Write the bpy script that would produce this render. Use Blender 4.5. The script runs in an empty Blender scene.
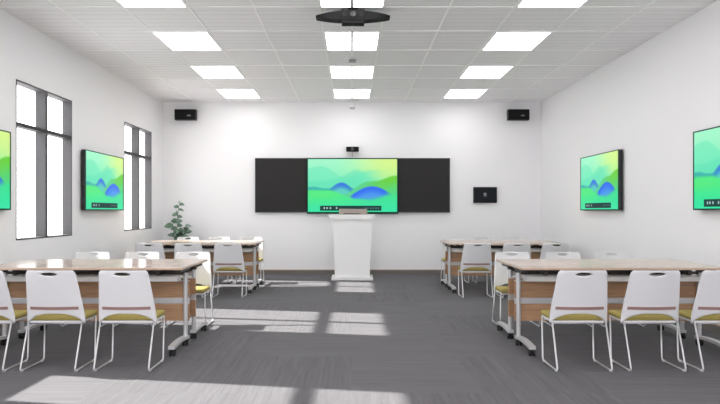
import bpy, bmesh, math, random
from mathutils import Vector, Matrix
random.seed(4)
scn = bpy.context.scene
COL = scn.collection
PI = math.pi

# ------------------------------------------------------------------ helpers
def lin(r, g, b):
    f = lambda c: (c/255/12.92) if c/255 <= .04045 else ((c/255+.055)/1.055)**2.4
    return (f(r), f(g), f(b), 1)

def mat(name, col, rough=.5, metal=0, spec=.5, bump=None):
    m = bpy.data.materials.new(name); m.use_nodes = True
    nt = m.node_tree; b = nt.nodes['Principled BSDF']
    b.inputs['Base Color'].default_value = col
    b.inputs['Roughness'].default_value = rough
    b.inputs['Metallic'].default_value = metal
    b.inputs['Specular IOR Level'].default_value = spec
    if bump:
        tc = nt.nodes.new('ShaderNodeTexCoord'); n = nt.nodes.new('ShaderNodeTexNoise')
        n.inputs['Scale'].default_value = bump[0]; n.inputs['Detail'].default_value = 4
        bp = nt.nodes.new('ShaderNodeBump'); bp.inputs['Strength'].default_value = bump[1]
        bp.inputs['Distance'].default_value = .01
        nt.links.new(tc.outputs['Object'], n.inputs['Vector'])
        nt.links.new(n.outputs['Fac'], bp.inputs['Height'])
        nt.links.new(bp.outputs['Normal'], b.inputs['Normal'])
    return m

def emit(name, col, s):
    m = bpy.data.materials.new(name); m.use_nodes = True
    b = m.node_tree.nodes['Principled BSDF']
    b.inputs['Base Color'].default_value = (.8, .8, .8, 1)
    b.inputs['Emission Color'].default_value = col
    b.inputs['Emission Strength'].default_value = s
    return m

def wood(name, c1, c2, rough, spec=.5):
    m = mat(name, c1, rough, 0, spec); nt = m.node_tree; b = nt.nodes['Principled BSDF']
    tc = nt.nodes.new('ShaderNodeTexCoord'); mp = nt.nodes.new('ShaderNodeMapping')
    mp.inputs['Scale'].default_value = (1.6, 26, 26)
    n = nt.nodes.new('ShaderNodeTexNoise'); n.inputs['Scale'].default_value = 2.2
    n.inputs['Detail'].default_value = 6; n.inputs['Distortion'].default_value = .6
    r = nt.nodes.new('ShaderNodeValToRGB')
    r.color_ramp.elements[0].position = .32; r.color_ramp.elements[0].color = c2
    r.color_ramp.elements[1].position = .68; r.color_ramp.elements[1].color = c1
    L = nt.links.new
    L(tc.outputs['Object'], mp.inputs['Vector']); L(mp.outputs['Vector'], n.inputs['Vector'])
    L(n.outputs['Fac'], r.inputs['Fac']); L(r.outputs['Color'], b.inputs['Base Color'])
    return m

class MB:
    """collects shapes for ONE mesh"""
    def __init__(s): s.bm = bmesh.new()
    def box(s, x0, x1, y0, y1, z0, z1, bev=0, seg=2, mi=0, M=None):
        t = bmesh.new(); bmesh.ops.create_cube(t, size=1)
        bmesh.ops.scale(t, vec=(x1-x0, y1-y0, z1-z0), verts=t.verts)
        bmesh.ops.translate(t, vec=((x0+x1)/2, (y0+y1)/2, (z0+z1)/2), verts=t.verts)
        if bev: bmesh.ops.bevel(t, geom=t.edges[:], offset=bev, segments=seg, affect='EDGES', profile=.5)
        return s._merge(t, mi, M)
    def _merge(s, t, mi=0, M=None, smooth=False):
        if M is not None: bmesh.ops.transform(t, matrix=M, verts=t.verts)
        for f in t.faces: f.material_index = mi; f.smooth = smooth
        me = bpy.data.meshes.new('tmp'); t.to_mesh(me); t.free()
        s.bm.from_mesh(me); bpy.data.meshes.remove(me); return s
    def cyl(s, c, r, h, axis='Z', n=20, r2=None, mi=0, bev=0):
        t = bmesh.new()
        bmesh.ops.create_cone(t, cap_ends=True, segments=n, radius1=r, radius2=r if r2 is None else r2, depth=h)
        if bev:
            es = [e for e in t.edges if abs(e.verts[0].co.z-e.verts[1].co.z) < 1e-6]
            bmesh.ops.bevel(t, geom=es, offset=bev, segments=2, affect='EDGES', profile=.5)
        M = Matrix.Translation(c)
        if axis == 'X': M = M @ Matrix.Rotation(PI/2, 4, 'Y')
        if axis == 'Y': M = M @ Matrix.Rotation(PI/2, 4, 'X')
        for f in t.faces: f.material_index = mi
        s._merge(t, mi, M, False)
        return s
    def sphere(s, c, r, sc=(1, 1, 1), n=14, mi=0):
        t = bmesh.new(); bmesh.ops.create_uvsphere(t, u_segments=n, v_segments=n//2+1, radius=r)
        return s._merge(t, mi, Matrix.Translation(c) @ Matrix.Diagonal((*sc, 1)), True)
    def tube(s, pts, r, n=8, fillet=0, mi=0, taper=None):
        P = [Vector(p) for p in pts]
        if fillet:
            Q = [P[0]]
            for i in range(1, len(P)-1):
                a = (P[i-1]-P[i]).normalized(); b = (P[i+1]-P[i]).normalized()
                p, q = P[i]+a*fillet, P[i]+b*fillet
                for k in range(5):
                    t = k/4; Q.append(p*(1-t)**2 + P[i]*2*t*(1-t) + q*t*t)
            Q.append(P[-1]); P = Q
        t = bmesh.new(); rings = []; ref = None
        for i, p in enumerate(P):
            d = (P[min(i+1, len(P)-1)]-P[max(i-1, 0)]).normalized()
            if ref is None: ref = Vector((1, 0, 0)) if abs(d.x) < .9 else Vector((0, 1, 0))
            u = (ref - d*ref.dot(d)).normalized(); ref = u; w = d.cross(u)
            rr = r if taper is None else r + (taper-r)*i/(len(P)-1)
            rings.append([t.verts.new(p+u*math.cos(2*PI*k/n)*rr+w*math.sin(2*PI*k/n)*rr) for k in range(n)])
        for a, b in zip(rings, rings[1:]):
            for k in range(n): t.faces.new((a[k], a[(k+1) % n], b[(k+1) % n], b[k]))
        t.faces.new(rings[0][::-1]); t.faces.new(rings[-1])
        return s._merge(t, mi, None, True)
    def prism(s, pts2, d0, d1, plane='XZ', mi=0, M=None):
        """outline in a plane, extruded along the third axis d0..d1"""
        f = {'XZ': lambda a, b, d: (a, d, b), 'XY': lambda a, b, d: (a, b, d), 'YZ': lambda a, b, d: (d, a, b)}[plane]
        t = bmesh.new()
        A = [t.verts.new(f(a, b, d0)) for a, b in pts2]; B = [t.verts.new(f(a, b, d1)) for a, b in pts2]
        t.faces.new(A); t.faces.new(B[::-1]); n = len(A)
        for i in range(n): t.faces.new((A[i], B[i], B[(i+1) % n], A[(i+1) % n]))
        bmesh.ops.recalc_face_normals(t, faces=t.faces)
        return s._merge(t, mi, M)
    def build(s, name, m, parent=None, smooth=False):
        bmesh.ops.recalc_face_normals(s.bm, faces=s.bm.faces)
        me = bpy.data.meshes.new(name)
        s.bm.to_mesh(me); s.bm.free()
        for q in (m if isinstance(m, (list, tuple)) else [m]): me.materials.append(q)
        if smooth:
            for p in me.polygons: p.use_smooth = True
            me.set_sharp_from_angle(angle=.7)
        o = bpy.data.objects.new(name, me); COL.objects.link(o)
        if parent: o.parent = parent
        return o

def tag(o, label, cat, group=None):
    o['label'] = label; o['category'] = cat
    if group: o['group'] = group
    return o
def thing(name, label, cat, loc=(0, 0, 0), rz=0, group=None):
    o = bpy.data.objects.new(name, None); COL.objects.link(o)
    o.location = loc; o.rotation_euler = (0, 0, rz); o.empty_display_size = .1
    return tag(o, label, cat, group)
def struct(o):
    o['kind'] = 'structure'; return o
def copy_tree(o, parent=None):
    c = o.copy(); COL.objects.link(c)
    if parent: c.parent = parent
    for ch in o.children: copy_tree(ch, c)
    return c

# ------------------------------------------------------------------ camera
H = 1.25
cam = bpy.data.cameras.new('camera'); co = bpy.data.objects.new('camera', cam); COL.objects.link(co)
co.location = (0, 0, H); co.rotation_euler = (PI/2, 0, 0)
cam.sensor_width = 36; cam.lens = 32; cam.shift_x = 8/720; cam.shift_y = 9/720; cam.clip_start = .05
scn.camera = co

# ------------------------------------------------------------------ materials
white_wall = mat('white_wall_paint', (.86, .86, .87, 1), .75, 0, .3, (180, .05))
ceil_bar = mat('ceiling_bar_white', (.97, .97, .97, 1), .5)
frame_grey = mat('window_frame_grey', (.085, .085, .087, 1), .6, 0, .3)
transom_dark = mat('window_transom_dark', (.04, .04, .041, 1), .6, 0, .3)
plastic_white = mat('chair_white_plastic', (.72, .72, .735, 1), .42, 0, .35)
chrome_white = mat('sled_frame_light_steel', (.66, .66, .67, 1), .28, .6)
olive = mat('olive_seat_fabric', lin(160, 146, 84), .85, 0, .2, (400, .3))
taupe = mat('taupe_strip', lin(150, 118, 112), .5)
oak_top = wood('oak_laminate_top', lin(200, 178, 162), lin(188, 165, 148), .15, .6)
oak_panel = wood('oak_laminate_panel', lin(188, 148, 112), lin(160, 122, 90), .45)
silver = mat('silver_powder_steel', (.62, .62, .63, 1), .35, .35)
tray_white = mat('pale_steel_tray', (.72, .72, .72, 1), .4)
dark_steel = mat('dark_steel', lin(62, 56, 52), .45, .2)
rubber = mat('black_rubber', lin(30, 30, 31), .6)
black_gloss = mat('black_gloss', lin(18, 19, 22), .22)
black_matte = mat('black_plastic', lin(30, 30, 31), .5)
cam_grey = mat('dark_grey_plastic', lin(24, 24, 25), .6, 0, .15)
cam_dark = mat('near_black_plastic', lin(12, 12, 13), .6, 0, .15)
board_mat = mat('blackboard_charcoal', lin(50, 49, 49), .75, 0, .15, (300, .05))
bezel = mat('display_bezel', lin(34, 44, 44), .3)
reflect_tint_bezel = mat('bezel_teal_reflection', lin(14, 58, 53), .5, 0, .2)  # teal reflection on the screen border, put into the base colour
podium_white = mat('lectern_white', (.83, .83, .83, 1), .4)
console_grey = mat('console_taupe', lin(140, 130, 122), .4)
logo_grey = mat('pale_mark', lin(170, 170, 172), .5)
mic_white = mat('mic_white', (.85, .85, .85, 1), .4)
mic_grey = mat('mic_grey', (.35, .35, .36, 1), .5)
skirting = mat('skirting_grey_brown', lin(112, 106, 100), .6)
skirting_top = mat('skirting_cap_oak', lin(176, 152, 132), .5)
leaf_mat = mat('leaf_green', lin(96, 124, 104), .45)
stem_mat = mat('stem_green', lin(92, 100, 74), .6)
pot_mat = mat('pot_white_ceramic', (.8, .79, .77, 1), .35)
soil_mat = mat('soil', lin(60, 46, 36), .95, 0, .1, (60, .6))
lamp_glow = emit('light_panel_diffuser', (1, .975, .985, 1), 5.2)

def glass():
    m = bpy.data.materials.new('window_glass'); m.use_nodes = True; nt = m.node_tree; nt.nodes.clear()
    o = nt.nodes.new('ShaderNodeOutputMaterial'); mx = nt.nodes.new('ShaderNodeMixShader')
    t = nt.nodes.new('ShaderNodeBsdfTransparent'); g = nt.nodes.new('ShaderNodeBsdfGlossy')
    g.inputs['Roughness'].default_value = .02; mx.inputs[0].default_value = .05
    nt.links.new(t.outputs[0], mx.inputs[1]); nt.links.new(g.outputs[0], mx.inputs[2]); nt.links.new(mx.outputs[0], o.inputs[0])
    return m
glass_mat = glass()

def carpet():
    m = mat('grey_carpet_tiles', (.13, .13, .133, 1), .95, 0, .1); nt = m.node_tree; b = nt.nodes['Principled BSDF']
    N = nt.nodes.new; L = nt.links.new
    tc = N('ShaderNodeTexCoord')
    T = (.9, 1.1, 1)
    dv = N('ShaderNodeVectorMath'); dv.operation = 'DIVIDE'; dv.inputs[1].default_value = T
    fl = N('ShaderNodeVectorMath'); fl.operation = 'FLOOR'
    wn = N('ShaderNodeTexWhiteNoise'); wn.noise_dimensions = '3D'
    L(tc.outputs['Object'], dv.inputs[0]); L(dv.outputs[0], fl.inputs[0]); L(fl.outputs[0], wn.inputs['Vector'])
    def streak(sc):
        mp = N('ShaderNodeMapping'); mp.inputs['Scale'].default_value = sc
        ns = N('ShaderNodeTexNoise'); ns.inputs['Scale'].default_value = 1; ns.inputs['Detail'].default_value = 3
        ns.inputs['Roughness'].default_value = .7
        ad = N('ShaderNodeVectorMath'); ad.operation = 'ADD'
        L(tc.outputs['Object'], mp.inputs['Vector']); L(mp.outputs[0], ad.inputs[0]); L(wn.outputs['Color'], ad.inputs[1])
        L(ad.outputs[0], ns.inputs['Vector']); return ns
    a = streak((38, 1.3, 1)); c = streak((1.3, 38, 1))
    gt = N('ShaderNodeMath'); gt.operation = 'GREATER_THAN'; gt.inputs[1].default_value = .5
    L(wn.outputs['Value'], gt.inputs[0])
    mx = N('ShaderNodeMix'); mx.data_type = 'FLOAT'
    L(gt.outputs[0], mx.inputs[0]); L(a.outputs['Fac'], mx.inputs[2]); L(c.outputs['Fac'], mx.inputs[3])
    tv = N('ShaderNodeMath'); tv.operation = 'MULTIPLY_ADD'; tv.inputs[1].default_value = .09; tv.inputs[2].default_value = -.045
    L(wn.outputs['Value'], tv.inputs[0])
    sm = N('ShaderNodeMath'); sm.operation = 'ADD'; L(mx.outputs[0], sm.inputs[0]); L(tv.outputs[0], sm.inputs[1])
    r = N('ShaderNodeValToRGB')
    r.color_ramp.elements[0].position = .25; r.color_ramp.elements[0].color = (.102, .1, .106, 1)
    r.color_ramp.elements[1].position = .75; r.color_ramp.elements[1].color = (.15, .147, .153, 1)
    L(sm.outputs[0], r.inputs['Fac']); L(r.outputs['Color'], b.inputs['Base Color'])
    bp = N('ShaderNodeBump'); bp.inputs['Strength'].default_value = .35; bp.inputs['Distance'].default_value = .004
    L(mx.outputs[0], bp.inputs['Height']); L(bp.outputs['Normal'], b.inputs['Normal'])
    return m

def ceiling_mat():
    """pale ribbed metal ceiling tile: narrow cross-grooves"""
    m = mat('ribbed_ceiling_tile', (.8, .8, .8, 1), .55, 0, .3); nt = m.node_tree; b = nt.nodes['Principled BSDF']
    N = nt.nodes.new; L = nt.links.new
    tc = N('ShaderNodeTexCoord'); sp = N('ShaderNodeSeparateXYZ'); L(tc.outputs['Object'], sp.inputs[0])
    md = N('ShaderNodeMath'); md.operation = 'PINGPONG'; md.inputs[1].default_value = .075
    L(sp.outputs['Y'], md.inputs[0])
    r = N('ShaderNodeValToRGB')
    r.color_ramp.elements[0].position = .0; r.color_ramp.elements[0].color = (.76, .755, .765, 1)
    r.color_ramp.elements[1].position = .018; r.color_ramp.elements[1].color = (.9, .895, .905, 1)
    L(md.outputs[0], r.inputs['Fac']); L(r.outputs['Color'], b.inputs['Base Color'])
    bp = N('ShaderNodeBump'); bp.inputs['Strength'].default_value = .4; bp.inputs['Distance'].default_value = .004
    L(r.outputs['Color'], bp.inputs['Height']); L(bp.outputs['Normal'], b.inputs['Normal'])
    return m

# ------------------------------------------------------------------ room shell
W, YB, Y0, CH = 3.75, 12.7, -2.2, 3.41
T = .12
struct(MB().box(-W-T, W+T, Y0-T, YB+T, -.1, 0).build('floor', carpet()))
struct(MB().box(-W-T, W+T, Y0-T, YB+T, CH, CH+.1).build('ceiling', ceiling_mat()))
struct(MB().box(-W-T, W+T, YB, YB+T, 0, CH).build('wall_back', white_wall))
struct(MB().box(W, W+T, Y0, YB, 0, CH).build('wall_right', white_wall))
FX, FB, FT = 3.3, .12, 3.2  # wide opening in the unseen wall behind the camera, added to let light in
struct(MB().box(-W-T, -FX, Y0-T, Y0, 0, CH).box(FX, W+T, Y0-T, Y0, 0, CH).box(-FX, FX, Y0-T, Y0, 0, FB).box(-FX, FX, Y0-T, Y0, FT, CH).build('wall_front', white_wall))
wins = [(.34, 1.77), (3.74, 5.17), (7.14, 8.57), (10.54, 11.97)]
ZB, ZT = .92, 2.725
wl = MB()
wl.box(-W-T, -W, Y0, YB, 0, ZB); wl.box(-W-T, -W, Y0, YB, ZT, CH)
prev = Y0
for a, b in wins + [(YB, YB)]:
    wl.box(-W-T, -W, prev, a, ZB, ZT); prev = b
struct(wl.build('wall_left', white_wall))
def window(i, a, b):
    e = bpy.data.objects.new('window_%d' % i, None); COL.objects.link(e); struct(e)
    e.location = (-W-T/2, (a+b)/2, ZB); e.empty_display_size = .1
    w2, hh = (b-a)/2-.001, ZT-ZB-.001
    f = MB(); d = T/2+.002; t = .018
    f.box(-d, d, -w2, -w2+t, .001, hh); f.box(-d, d, w2-t, w2, .001, hh)
    f.box(-d, d, -w2, w2, hh-t, hh); f.box(-d, d, -w2, w2, .001, t)
    f.build('window_frame', frame_grey, e)
    tz = 1.285
    MB().box(-d, d, -.03, .03, t, hh-t).build('mullion', frame_grey, e)
    MB().box(-.035, d+.004, -w2+t, w2-t, tz, tz+.042).build('transom', transom_dark, e)
    for s in (-1, 1):
        y0, y1 = (-w2+t, -.03) if s < 0 else (.03, w2-t)
        MB().box(-.03, -.024, y0, y1, t, tz).build('pane', glass_mat, e)
        MB().box(-.03, -.024, y0, y1, tz+.042, hh-t).build('pane', glass_mat, e)
for i, (a, b) in enumerate(wins[1:]): window(i+1, a, b)
window(4, *wins[0])  # extra side window out of view, added for more daylight
e = bpy.data.objects.new('window_5', None); COL.objects.link(e); struct(e); e.location = (0, Y0-T/2, FB)  # unseen glazing added behind the camera to brighten the room
f = MB(); hh = FT-FB
for k in range(7): f.box(max(-FX+.001, -FX+k*FX/3-.03), min(FX-.001, -FX+k*FX/3+.03), -.05, .05, .001, hh-.001)
f.box(-FX+.001, FX-.001, -.05, .05, .001, .05).box(-FX+.001, FX-.001, -.05, .05, hh-.05, hh-.001)
f.build('window_frame', frame_grey, e)
for k in range(6): MB().box(-FX+k*FX/3+.03, -FX+(k+1)*FX/3-.03, -.003, .003, .05, hh-.05).build('pane', glass_mat, e)
def base(name, x0, x1, y0, y1, cap):
    struct(MB().box(x0, x1, y0, y1, 0, .075).box(*cap, .075, .088, mi=1).build(name, [skirting, skirting_top]))
base('baseboard_back', -W, W, YB-.014, YB, (-W, W, YB-.018, YB))
base('baseboard_left', -W, -W+.014, Y0, YB-.02, (-W, -W+.018, Y0, YB-.02))
base('baseboard_right', W-.014, W, Y0, YB-.02, (W-.018, W, Y0, YB-.02))

# ceiling grid and light panels
PX, PY = .69, .905
ys = [6.77 + PY*k for k in range(-9, 7)]
g = MB()
for x in (-3.105, -2.415, -1.725, -1.035, -.345, 0, .345, 1.035, 1.725, 2.415, 3.105):
    g.box(x-.011, x+.011, Y0, YB, CH-.006, CH)
for y in ys: g.box(-W, W, y-.013, y+.013, CH-.007, CH)
struct(g.build('trim_1', ceil_bar))
def light_panel(center):
    t = thing('ceiling_light', '', 'light', group='recessed ceiling light panels')
    f = MB(); hx, hy = PX/2-.011, PY/2-.013
    f.box(-hx, hx, -hy, -hy+.012, -.012, 0); f.box(-hx, hx, hy-.012, hy, -.012, 0)
    f.box(-hx, -hx+.012, -hy+.012, hy-.012, -.012, 0); f.box(hx-.012, hx, -hy+.012, hy-.012, -.012, 0)
    f.build('frame', ceil_bar, t)
    if center:
        MB().box(-.014, .014, -hy+.012, hy-.012, -.0125, -.0065).build('divider', mic_grey, t)
        for s in (-1, 1):
            MB().box(min(s*.0145, s*(hx-.012)), max(s*.0145, s*(hx-.012)), -hy+.012, hy-.012, -.009, -.0072).build('diffuser', lamp_glow, t)
    else:
        MB().box(-hx+.012, hx-.012, -hy+.012, hy-.012, -.009, -.0072).build('diffuser', lamp_glow, t)
    return t
lc, ls = light_panel(True), light_panel(False)
rows = [(6, 'nearest the smart blackboard'), (4, 'second row out from the blackboard'), (2, 'third row out from the blackboard'), (0, 'at the top edge of the photo'),
        (-2, 'added out of view, first row'), (-4, 'added out of view, second row'), (-6, 'added out of view, third row')]  # these unseen panel rows are added to raise the room's brightness
first = {True: True, False: True}
for k, nm in rows:
    y = 6.77 + PY*(k-.5)
    for cx, cn in ((0, 'centre'), (-2.07, 'window-side'), (2.07, 'right-hand')):
        c = cx == 0; src = lc if c else ls
        o = src if first[c] else copy_tree(src); first[c] = False
        o.location = (cx, y, CH)
        o['label'] = 'glowing white ceiling light panel in the %s column, %s' % (cn, nm)

# ------------------------------------------------------------------ screen picture
def sm(a, b, x):
    t = max(0, min(1, (x-a)/(b-a))); return t*t*(3-2*t)
def mix(a, b, t): return tuple(p+(q-p)*t for p, q in zip(a, b))
def gs(u, c, w): return math.exp(-((u-c)/w)**2)
def picture(u, v):
    c = mix(mix((160, 244, 200), (222, 248, 150), sm(.25, 1, u)), (96, 228, 170), sm(0, .75, v))
    if u > .5: c = mix(c, (206, 240, 130), .5*sm(.5, .9, u)*(1-sm(.2, .5, v)))
    y1 = .20 - .08*gs(u, .16, .16) + .16*gs(u, .42, .16)
    c = mix(c, (112, 232, 186), .7*sm(y1-.012, y1+.02, v)*(1-sm(.6, .9, u)))
    y1b = .36 + .05*math.sin(7*u+1.0) - .12*gs(u, .55, .12)
    c = mix(c, (88, 222, 180), .55*sm(y1b-.02, y1b+.05, v)*(1-sm(.5, .85, u)))
    # blue hump left of the middle with its teal tail
    hump = lambda x: max(0, math.cos(max(-1, min(1, x))*PI/2))**1.15
    y3 = .545 - .115*hump((u-.375)/.13) - .02*gs(u, .06, .08) + .015*sm(.05, .2, u)
    a3 = sm(y3-.012, y3+.012, v)
    c = mix(c, mix((50, 176, 168), (44, 112, 224), gs(u, .38, .12)), a3*(1-.8*sm(.03, .15, v-y3))*(1-sm(.50, .60, u)))
    # green hill rising to the right
    y2 = .66 - .225*sm(.40, .66, u) - .02*sm(.62, .75, u) - .10*sm(.76, .98, u)
    a2 = sm(y2-.014, y2+.014, v)*sm(.34, .48, u)
    c = mix(c, mix((84, 208, 140), (104, 206, 54), sm(.55, .95, u)), a2)
    c = mix(c, (78, 212, 136), a2*sm(.03, .30, v-y2)*.8)
    # big blue hump
    y4 = .715 - .20*hump((u-.72)/.27)
    a4 = sm(y4-.012, y4+.014, v)*sm(.45, .52, u)
    c = mix(c, mix((38, 104, 238), (66, 150, 232), sm(.02, .18, v-y4)), a4*(1-.85*sm(.84, .96, u)))
    # green foreground
    y5 = .575 + .16*sm(.22, .54, u) - .115*sm(.66, .98, u)
    a5 = sm(y5-.012, y5+.04+.05*sm(.5, .8, u), v)
    c = mix(c, mix(mix((74, 232, 128), (58, 220, 140), sm(.3, .7, u)), (48, 226, 162), sm(.6, 1, v)), a5)
    c = mix(c, (96, 232, 124), .4*a5*gs(u, .15, .2)*gs(v, .68, .08))
    return c
def screen_mat():
    m = bpy.data.materials.new('lit_screen'); m.use_nodes = True; nt = m.node_tree; b = nt.nodes['Principled BSDF']
    a = nt.nodes.new('ShaderNodeVertexColor'); a.layer_name = 'picture'
    b.inputs['Base Color'].default_value = (.01, .01, .01, 1); b.inputs['Roughness'].default_value = .3
    b.inputs['Specular IOR Level'].default_value = .12
    nt.links.new(a.outputs['Color'], b.inputs['Emission Color']); b.inputs['Emission Strength'].default_value = .79
    return m
scr_m = screen_mat()
bar_m = emit('task_bar_glow', lin(16, 58, 56), .8); bar_m.node_tree.nodes['Principled BSDF'].inputs['Base Color'].default_value = (.01, .01, .01, 1)
icon_m = emit('task_icon_glow', lin(170, 205, 200), .8)
icon2_m = emit('task_icon_dim_glow', lin(84, 130, 126), .8)
for q_ in (bar_m, icon_m, icon2_m):
    b_ = q_.node_tree.nodes['Principled BSDF']; b_.inputs['Base Color'].default_value = (.01, .01, .01, 1); b_.inputs['Specular IOR Level'].default_value = .1
def screen_mesh(w, h, nx=128, ny=72):
    """image plane in local XZ, facing -Y"""
    me = bpy.data.meshes.new('screen'); vs = []; cs = []; fs = []
    for j in range(ny+1):
        for i in range(nx+1):
            u, v = i/nx, j/ny
            vs.append(((u-.5)*w, 0, (.5-v)*h)); cs.append(lin(*picture(u, v)))
    for j in range(ny):
        for i in range(nx):
            a = j*(nx+1)+i; fs.append((a, a+nx+1, a+nx+2, a+1))
    me.from_pydata(vs, [], fs)
    at = me.color_attributes.new('picture', 'FLOAT_COLOR', 'POINT')
    for i, c in enumerate(cs): at.data[i].color = c
    me.materials.append(scr_m); return me
def display_parts(t, w, h, y, zc, depth_back, bz=.012, bzb=.02):
    """w x h outer size; picture on plane y facing -Y, body behind it"""
    MB().box(-w/2, w/2, y+.004, y+depth_back, zc-h/2, zc+h/2, .004).build('casing', black_gloss, t)
    f = MB()
    f.box(-w/2, w/2, y-.006, y+.0035, zc+h/2-bz, zc+h/2); f.box(-w/2, w/2, y-.006, y+.0035, zc-h/2, zc-h/2+bzb)
    f.box(-w/2, -w/2+bz, y-.006, y+.0035, zc-h/2+bzb, zc+h/2-bz); f.box(w/2-bz, w/2, y-.006, y+.0035, zc-h/2+bzb, zc+h/2-bz)
    f.build('bezel', reflect_tint_bezel, t)
    iw, ih = w-2*bz, h-bz-bzb
    zi = zc+(bzb-bz)/2
    s = bpy.data.objects.new('screen', screen_mesh(iw, ih)); COL.objects.link(s); s.parent = t
    s.location = (0, y, zi)
    b = MB(); bw = iw*.69; bh = ih*.095
    bx = -iw*.02
    zb = zi-ih/2+ih*.022
    b.box(bx-bw/2, bx+bw/2, y-.003, y-.001, zb, zb+bh, 0)
    k = .28*bh
    for q in (.07, .115, .17, .27): b.box(bx-bw/2+q*bw-k*.5, bx-bw/2+q*bw+k*.5, y-.004, y-.0031, zb+bh*.35, zb+bh*.7, mi=1)
    for q in (.74, .78, .83, .87, .91, .95): b.box(bx-bw/2+q*bw-k*.4, bx-bw/2+q*bw+k*.4, y-.004, y-.0031, zb+bh*.36, zb+bh*.64, mi=2)
    b.build('task_bar', [bar_m, icon_m, icon2_m], t)

# ------------------------------------------------------------------ smart blackboard on the back wall
YW = YB-.001
t = thing('smart_blackboard', 'long charcoal blackboard on the far wall with a lit green screen in its middle', 'blackboard', (.01, YW, 1.22))
z0, z1 = 0, 1.075
for s in (-1, 1):
    a, b = sorted((s*.905, s*1.925))
    MB().box(a, b, -.055, 0, z0, z1, .004).build('blackboard_panel', board_mat, t)
    f = MB()
    f.box(a, b, -.062, -.056, z1-.016, z1); f.box(a, b, -.062, -.056, z0, z0+.016)
    xo = s*1.925; f.box(min(xo, xo-s*.016), max(xo, xo-s*.016), -.062, -.056, z0+.016, z1-.016)
    f.build('panel_trim', bezel, t)
display_parts(t, 1.8, 1.10, -.085, .525, .08, .022, .038)

# student camera above it
t = thing('wall_camera', 'small black tracking camera mounted just above the middle of the blackboard', 'camera', (.01, YW, 2.42))
MB().box(-.125, .125, -.13, -.03, .0, .095, .012).build('body', cam_dark, t)
MB().cyl((0, -.135, .047), .032, .014, 'Y', 20).build('lens', black_gloss, t)
MB().box(-.03, .03, -.03, 0, .02, .075, .004).tube([(0, -.06, .002), (0, -.06, -.045), (0, -.01, -.09)], .009).build('bracket', mat('bracket_pale_grey', (.55, .55, .55, 1), .4), t)

# speakers
def speaker(x, label):
    t = thing('wall_speaker', label, 'speaker', (x, YW, 3.035), group='black wall speakers')
    MB().box(-.212, .212, -.16, -.04, 0, .212, .012).build('cabinet', black_matte, t)
    g = MB(); g.box(-.2, .2, -.166, -.161, .012, .2, .002)
    g.build('grille', mat('speaker_grille', lin(20, 20, 21), .7, 0, .2, (500, .6)), t)
    MB().box(.035, .115, -.1695, -.1665, .075, .083).box(.045, .105, -.1695, -.1665, .092, .098).build('badge', logo_grey, t)
    MB().box(-.04, .04, -.04, 0, .06, .16, .004).build('wall_bracket', cam_grey, t)
speaker(-3.27, 'black box speaker high on the far wall, in the corner above the plant')
speaker(3.27, 'black box speaker high on the far wall, in the corner above the wall tablet')

# recording host
t = thing('recording_host', 'black tablet-like recorder panel mounted on the far wall, right of the blackboard', 'recorder', (2.635, YW, 1.41))
MB().box(-.235, .235, -.05, 0, 0, .315, .012).build('body', black_matte, t)
MB().box(-.222, .222, -.054, -.0505, .014, .301).build('screen', mat('dark_blue_glass', lin(10, 13, 22), .4, 0, .2), t)
m = MB()
for a, b in ((-.032, .175), (-.002, .175), (-.032, .145), (-.002, .145)): m.box(a, a+.022, -.0565, -.0542, b, b+.022)
m.box(-.03, .02, -.0565, -.0542, .118, .122)
m.build('icon', logo_grey, t)

# lectern
t = thing('lectern', 'slim white lectern with a flared top standing in front of the blackboard', 'lectern', (.0, 11.75, 0))
MB().box(-.37, .38, -.25, .25, 0, .06, .008).build('base', podium_white, t)
MB().prism([(-.31, .0605), (.32, .0605), (.355, 1.10), (-.345, 1.10)], -.2, .2).build('body', podium_white, t)
MB().prism([(-.345, 1.1005), (.355, 1.1005), (.42, 1.15), (.42, 1.185), (-.41, 1.185), (-.41, 1.15)], -.24, .24).build('top', podium_white, t)
c = MB()
c.prism([(-.1, 1.1855), (.14, 1.1855), (.14, 1.215), (-.02, 1.29), (-.05, 1.29)], -.235, .275, 'YZ')
c.build('console', console_grey, t)
MB().box(-.15, .15, -.105, -.1005, 1.192, 1.208, .002).build('console_trim', dark_steel, t)
for o in t.children:
    if o.name.startswith('console'): o.location.y = -.05

# ------------------------------------------------------------------ ceiling devices
t = thing('camera_bar', 'dark grey winged tracking camera bar hanging under the ceiling between centre lights', 'camera', (.01, 6.85, CH))
out = []
n = 16
top = lambda u: -.03 - .055*abs(u)**2.4
bot = lambda u: -.138 + .035*abs(u)**2.2
for i in range(n+1): u = -1+2*i/n; out.append((u*.395, bot(u)))
for i in range(n+1): u = 1-2*i/n; out.append((u*.395, top(u)))
w = MB(); w.prism(out, -.06, .06)
w.build('wing_body', cam_grey, t, smooth=True)
MB().prism([(p[0]*.96, p[1]*.94-.006) for p in out], -.066, -.0605).build('front_grille', cam_dark, t)
MB().box(-.125, .125, -.085, -.0665, -.142, -.024, .006).build('lens_housing', cam_dark, t)
MB().cyl((0, -.09, -.08), .042, .01, 'Y', 28, bev=.003).build('lens_ring', cam_grey, t)
MB().cyl((0, -.098, -.08), .028, .006, 'Y', 24).build('lens', black_gloss, t)
for s in (-1, 1): MB().box(s*.09-.022, s*.09+.022, -.09, -.0855, -.105, -.055, .002).build('sensor_window', cam_grey, t)
MB().box(-.12, .12, -.085, .03, -.176, -.143, .006).build('lower_block', cam_dark, t)
MB().box(-.05, .05, -.04, .04, -.03, 0, .003).build('ceiling_mount', cam_grey, t)

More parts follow.
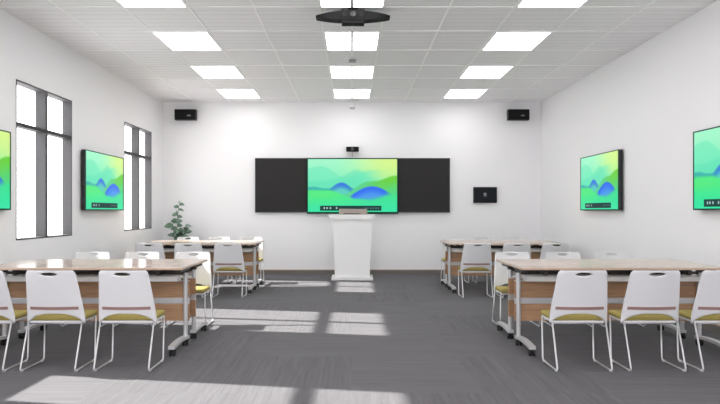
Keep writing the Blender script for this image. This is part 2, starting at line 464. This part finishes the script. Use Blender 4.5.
def mic(y, drop, label):
    t = thing('ceiling_microphone', label, 'microphone', (.005, y, CH), group='omnidirectional ceiling microphones')
    MB().cyl((0, 0, -.014), .085, .014, n=32, r2=.115, bev=.003).build('ceiling_plate', mic_white, t, smooth=True)
    MB().tube([(0, 0, -.021), (0, 0, -drop)], .006).build('stem', mic_white, t)
    MB().cyl((0, 0, -drop-.016), .05, .03, n=28, r2=.055, bev=.006).build('capsule', mic_grey, t, smooth=True)
mic(9.04, .03, 'small round microphone under the ceiling between the second and third centre lights')
mic(12.42, .15, 'small round microphone hanging from the ceiling above the blackboard, behind the last light')

# ------------------------------------------------------------------ wall displays
def wall_display(side, y, label):
    rz = PI/2 if side < 0 else -PI/2
    t = thing('wall_display', label, 'display', (side*(W-.001), y, 1.26), rz, 'wall displays with green wave pictures')
    # local +Y points into the wall
    display_parts(t, 1.47, .84, -.075, .42, .055, .012, .016)
    MB().box(-.3, .3, -.0195, 0, .2, .62).build('wall_mount', black_matte, t)
wall_display(-1, 6.15, 'green wave wall display cut by the left photo edge, before the first window')
wall_display(-1, 9.55, 'green wave wall display between the two windows')
wall_display(1, 6.15, 'green wave display on the windowless wall, nearer one, cut by the photo edge')
wall_display(1, 9.55, 'green wave display on the windowless wall, further one, seen whole')

# ------------------------------------------------------------------ training table
def make_table():
    t = thing('training_table', '', 'table', group='oak training tables')
    hx, hy = .9025, .247
    a = MB(); a.box(-hx, hx, -hy, hy, .731, .755, .005, 2)
    a.build('tabletop', oak_top, t)
    for s in (-1, 1):
        MB().cyl((s*.84, .095, .39), .021, .61, n=18).build('leg', silver, t, smooth=True)
        MB().box(s*.84-.03, s*.84+.03, -.14, .16, .700, .7305, .004).cyl((s*.84, .095, .69), .03, .02).build('leg_bracket', dark_steel, t)
        # arched foot on two castors
        pr = []; N = 12; y0, y1 = -.375, .125
        for i in range(N+1):
            u = i/N; pr.append((y0+(y1-y0)*u, .088+.014*math.sin(PI*u)))
        lo = [(p, z-.026) for p, z in pr][::-1]
        f = MB().prism(pr+lo, s*.84-.028, s*.84+.028, 'YZ').build('foot', silver, t)
        for yc in (y0+.035, y1-.035):
            MB().cyl((s*.84-.016, yc, .03), .03, .018, 'X', 18, bev=.003).cyl((s*.84+.016, yc, .03), .03, .018, 'X', 18, bev=.003)\
                .box(s*.84-.006, s*.84+.006, yc-.012, yc+.012, .03, .062).build('castor', rubber, f)
    MB().box(-.845, .845, .083, .107, .662, .69, .003).build('beam', dark_steel, t)
    for s in (-1, 1):
        MB().box(s*.645-.014, s*.645+.014, -.12, .105, .672, .7305, .003).build('hinge_bracket', dark_steel, t)
    tr = MB()
    tr.box(-.805, .805, -.06, .078, .612, .618); tr.box(-.805, .805, -.066, -.06, .612, .655); tr.box(-.805, .805, .072, .078, .618, .655)
    tr.build('book_tray', tray_white, t)
    MB().box(-.868, .868, .120, .136, .44, .592, .002).build('modesty_panel', oak_panel, t)
    MB().box(-.868, .868, .117, .139, .384, .4395, .003).box(-.868, .868, .117, .139, .5925, .604, .002).build('panel_rail', silver, t)
    MB().box(-.868, .868, .120, .136, .225, .3835, .002).build('modesty_panel', oak_panel, t)
    return t

# ------------------------------------------------------------------ stacking chair
def make_chair():
    """faces +Y, origin on the floor under its middle"""
    t = thing('stacking_chair', '', 'chair', group='white sled-base stacking chairs')
    zt = .786
    def hw(z):
        q = (z-.40)/(zt-.40)
        w = .229 - .040*max(0, q)**1.15
        if q > .93: w -= .016*((q-.93)/.07)**2
        return w
    def surf(u, z, off=0):
        q = (z-.40)/(zt-.40)
        return Vector((u*hw(z), -.075 - .105*q**1.1*(1 if q > 0 else 0) + .04*u*u - .012 - off, z)) if q > 0 else Vector((u*hw(.40), -.075+.04*u*u-.012-off, z))
    zh, hh, hwid = .757, .0155, .062
    zs = [0, .06, .14, .22, .3, .38, .46, .54, .62, .70, .77, .83]
    zlist = [.464+(.735-.464)*i/12 for i in range(13)] + [zh-hh+.0031*i for i in range(0, 11)] + [.777, .782, zt]
    zlist = sorted(set(round(z, 5) for z in zlist))
    nx = 36
    bm = bmesh.new(); G = []
    zlow = [0, .25, .5, .75]
    rowsz = [('low', k) for k in zlow] + [('z', z) for z in zlist]
    for kind, k in rowsz:
        r = []
        for i in range(nx+1):
            u = -1+2*i/nx
            if kind == 'low':
                zb = .440-.086*abs(u)**3.0; z = zb+(zlist[0]-zb)*k
            else: z = k
            r.append(bm.verts.new(surf(u, z)))
        G.append(r)
    faces = []
    for j in range(len(G)-1):
        for i in range(nx):
            f = bm.faces.new((G[j][i], G[j][i+1], G[j+1][i+1], G[j+1][i])); faces.append(f)
    dele = [f for f in faces if (f.calc_center_median().x/hwid)**2+((f.calc_center_median().z-zh)/hh)**2 < 1 and f.calc_center_median().z > .7]
    bmesh.ops.delete(bm, geom=dele, context='FACES')
    for e in [e for e in bm.edges if e.is_boundary]:
        for v in e.verts:
            d = math.hypot(v.co.x/hwid, (v.co.z-zh)/hh)
            if .3 < d < 1.45 and v.co.z > .73 and v.co.z < zt-.004 and abs(v.co.x) < .08:
                x, z = v.co.x/d, zh+(v.co.z-zh)/d
                p = surf(x/hw(z), z); v.co = p
    loose = [v for v in bm.verts if not v.link_faces]
    bmesh.ops.delete(bm, geom=loose, context='VERTS')
    bmesh.ops.recalc_face_normals(bm, faces=bm.faces)
    me = bpy.data.meshes.new('backrest'); bm.to_mesh(me); bm.free(); me.materials.append(plastic_white)
    for p in me.polygons: p.use_smooth = True
    b = bpy.data.objects.new('backrest', me); COL.objects.link(b); b.parent = t
    sd = b.modifiers.new('thickness', 'SOLIDIFY'); sd.thickness = .012; sd.offset = 0
    # strip across the lower back
    s = MB(); bm2 = s.bm; R = []
    for off in (.0065, .0095):
        R.append([[bm2.verts.new(surf(-.86+1.72*i/20, z, off)) for i in range(21)] for z in (.469, .493)])
    for a in R:
        for i in range(20): bm2.faces.new((a[0][i], a[0][i+1], a[1][i+1], a[1][i]))
    for q in (0, 1):
        for i in range(20): bm2.faces.new((R[0][q][i], R[0][q][i+1], R[1][q][i+1], R[1][q][i]))
    for i in (0, 20): bm2.faces.new((R[0][0][i], R[0][1][i], R[1][1][i], R[1][0][i]))
    s.build('back_strip', taupe, t, smooth=True)
    MB().box(-.215, .215, -.055, .25, .376, .418, .017, 3).build('seat_cushion', olive, t, smooth=True)
    MB().box(-.208, .208, -.06, .24, .358, .3755, .006).build('seat_shell', plastic_white, t)
    for sx in (-1, 1):
        x = sx*.212
        l = MB().tube([(x, -.07, .37), (x, -.205, .0085), (x, .185, .0085), (x, .205, .372)], .0072, 8, .03).build('sled_leg', chrome_white, t)
        for yy in (-.17, .15):
            MB().box(x-.008, x+.008, yy-.015, yy+.015, 0, .0165, .002).build('glide', plastic_white, l)
    for yy in (-.03, .17): MB().tube([(-.207, yy, .351), (.207, yy, .351)], .006).build('cross_bar', chrome_white, t)
    return t

tab0, ch0 = make_table(), make_chair()
used = {'t': False, 'c': False}
def put(kind, src, x, y, rz, label):
    o = copy_tree(src) if used[kind] else src; used[kind] = True
    o.location = (x, y, 0); o.rotation_euler = (0, 0, rz); o['label'] = label
names = {(-1, 0): 'near left', (1, 0): 'near right', (-1, 1): 'far left', (1, 1): 'far right'}
for (s, k), nm in names.items():
    dy = 4.2*k
    cx, cy = 2.3875*s, 6.105+dy
    put('t', tab0, cx, cy-.249, 0, 'oak-topped folding table on silver castor legs, front one of the %s pair' % nm)
    put('t', tab0, cx, cy+.249, PI, 'oak-topped folding table on silver castor legs, rear one of the %s pair' % nm)
    for q, (dx, pos) in enumerate(((-.592+.008*s, 'at the aisle end'), (-.022+.008*s, 'in the middle'), (.538+.008*s, 'at the wall end'))):
        x = s*(2.3875+dx)
        put('c', ch0, x, cy-.95, 0, 'white sled-base chair seen from behind, %s of the %s table pair' % (pos, nm))
        put('c', ch0, x, cy+.95, PI, 'white sled-base chair facing the viewer across the %s table pair, %s' % (nm, pos))

# ------------------------------------------------------------------ plant in the far left corner
t = thing('potted_plant', 'tall leafy green plant in the far left corner behind the tables', 'plant', (-3.33, 12.28, 0))
prof = [(.0, 0), (.12, 0), (.135, .02), (.17, .40), (.178, .44), (.165, .44), (.155, .40), (0, .40)]
p = MB(); n = 28; rings = []
for r, z in prof[1:-1]: rings.append([p.bm.verts.new((r*math.cos(2*PI*k/n), r*math.sin(2*PI*k/n), z)) for k in range(n)])
for a, b in zip(rings, rings[1:]):
    for k in range(n): p.bm.faces.new((a[k], a[(k+1) % n], b[(k+1) % n], b[k]))
p.bm.faces.new(rings[0][::-1]); p.bm.faces.new(rings[-1])
p.build('pot', pot_mat, t, smooth=True)
MB().cyl((0, 0, .404), .152, .006, n=24).build('soil', soil_mat, t)
st = MB(); lf = MB(); rnd = random.Random(11)
stems = [[(0, 0, .40), (-.02, 0, .75), (-.03, .02, 1.1), (.02, .0, 1.42)], [(.04, .03, .40), (.08, .02, .7), (.13, .0, .95)], [(-.03, -.03, .40), (-.07, -.03, .7), (-.1, -.03, 1.02)],
         [(.03, -.04, .40), (.05, -.06, .66), (.1, -.08, .84)]]
def leaf(base, d, L, wd):
    d = d.normalized(); side = d.cross(Vector((rnd.uniform(-.6, .6), -1, rnd.uniform(-.2, .9))))
    if side.length < .1: side = Vector((1, 0, 0))
    side.normalize(); up = side.cross(d).normalized(); N = 7; A = []
    for i in range(N+1):
        q = i/N; w = wd*math.sin(PI*min(1, q*.97+.03))**.8
        c = base + d*L*q - Vector((0, 0, 1))*L*.35*q*q
        A.append([lf.bm.verts.new(c-side*w+up*w*.3), lf.bm.verts.new(c), lf.bm.verts.new(c+side*w+up*w*.3)])
    for a, b in zip(A, A[1:]):
        for k in (0, 1): lf.bm.faces.new((a[k], a[k+1], b[k+1], b[k]))
for si, S in enumerate(stems):
    st.tube(S, .009, 7, .05, taper=.004)
    m = (15, 9, 8, 8)[si]
    for i in range(m):
        q = .28+.72*i/(m-1); seg = min(len(S)-2, int(q*(len(S)-1))); f = q*(len(S)-1)-seg
        b = Vector(S[seg]).lerp(Vector(S[seg+1]), f)
        a = i*2.4+si+rnd.uniform(-.4, .4)
        big = 1.25-.55*q*(si == 0)
        leaf(b, Vector((math.cos(a), math.sin(a), rnd.uniform(.15, .7))), rnd.uniform(.14, .19)*big, rnd.uniform(.040, .054)*big)
st.build('stem', stem_mat, t)
o = lf.build('foliage', leaf_mat, t, smooth=True)
sd = o.modifiers.new('thickness', 'SOLIDIFY'); sd.thickness = .002

# ------------------------------------------------------------------ light
w = bpy.data.worlds.new('bright_sky'); scn.world = w; w.use_nodes = True
bg = w.node_tree.nodes['Background']; bg.inputs['Color'].default_value = (1, .972, 1, 1); bg.inputs['Strength'].default_value = 3.6
sun = bpy.data.lights.new('sun', 'SUN'); so = bpy.data.objects.new('sun', sun); COL.objects.link(so)
sun.energy = 16; sun.angle = math.radians(.8); sun.color = (1, .97, .93)
hd = Vector((1, -.18, 0)).normalized(); el = math.atan(.632)
d = hd*math.cos(el) + Vector((0, 0, -math.sin(el)))
so.rotation_euler = d.to_track_quat('-Z', 'Y').to_euler(); so.location = (-8, 8, 6)

vs = scn.view_settings
scn.display_settings.display_device = 'sRGB'
vs.view_transform = 'Standard'; vs.look = 'None'; vs.gamma = 1; vs.exposure = .36; vs.use_curve_mapping = False
cy_ = scn.cycles
cy_.max_bounces = 12; cy_.diffuse_bounces = 8; cy_.glossy_bounces = 5; cy_.transparent_max_bounces = 12
cy_.use_denoising = True; cy_.caustics_reflective = False; cy_.caustics_refractive = False
cy_.sample_clamp_indirect = 8
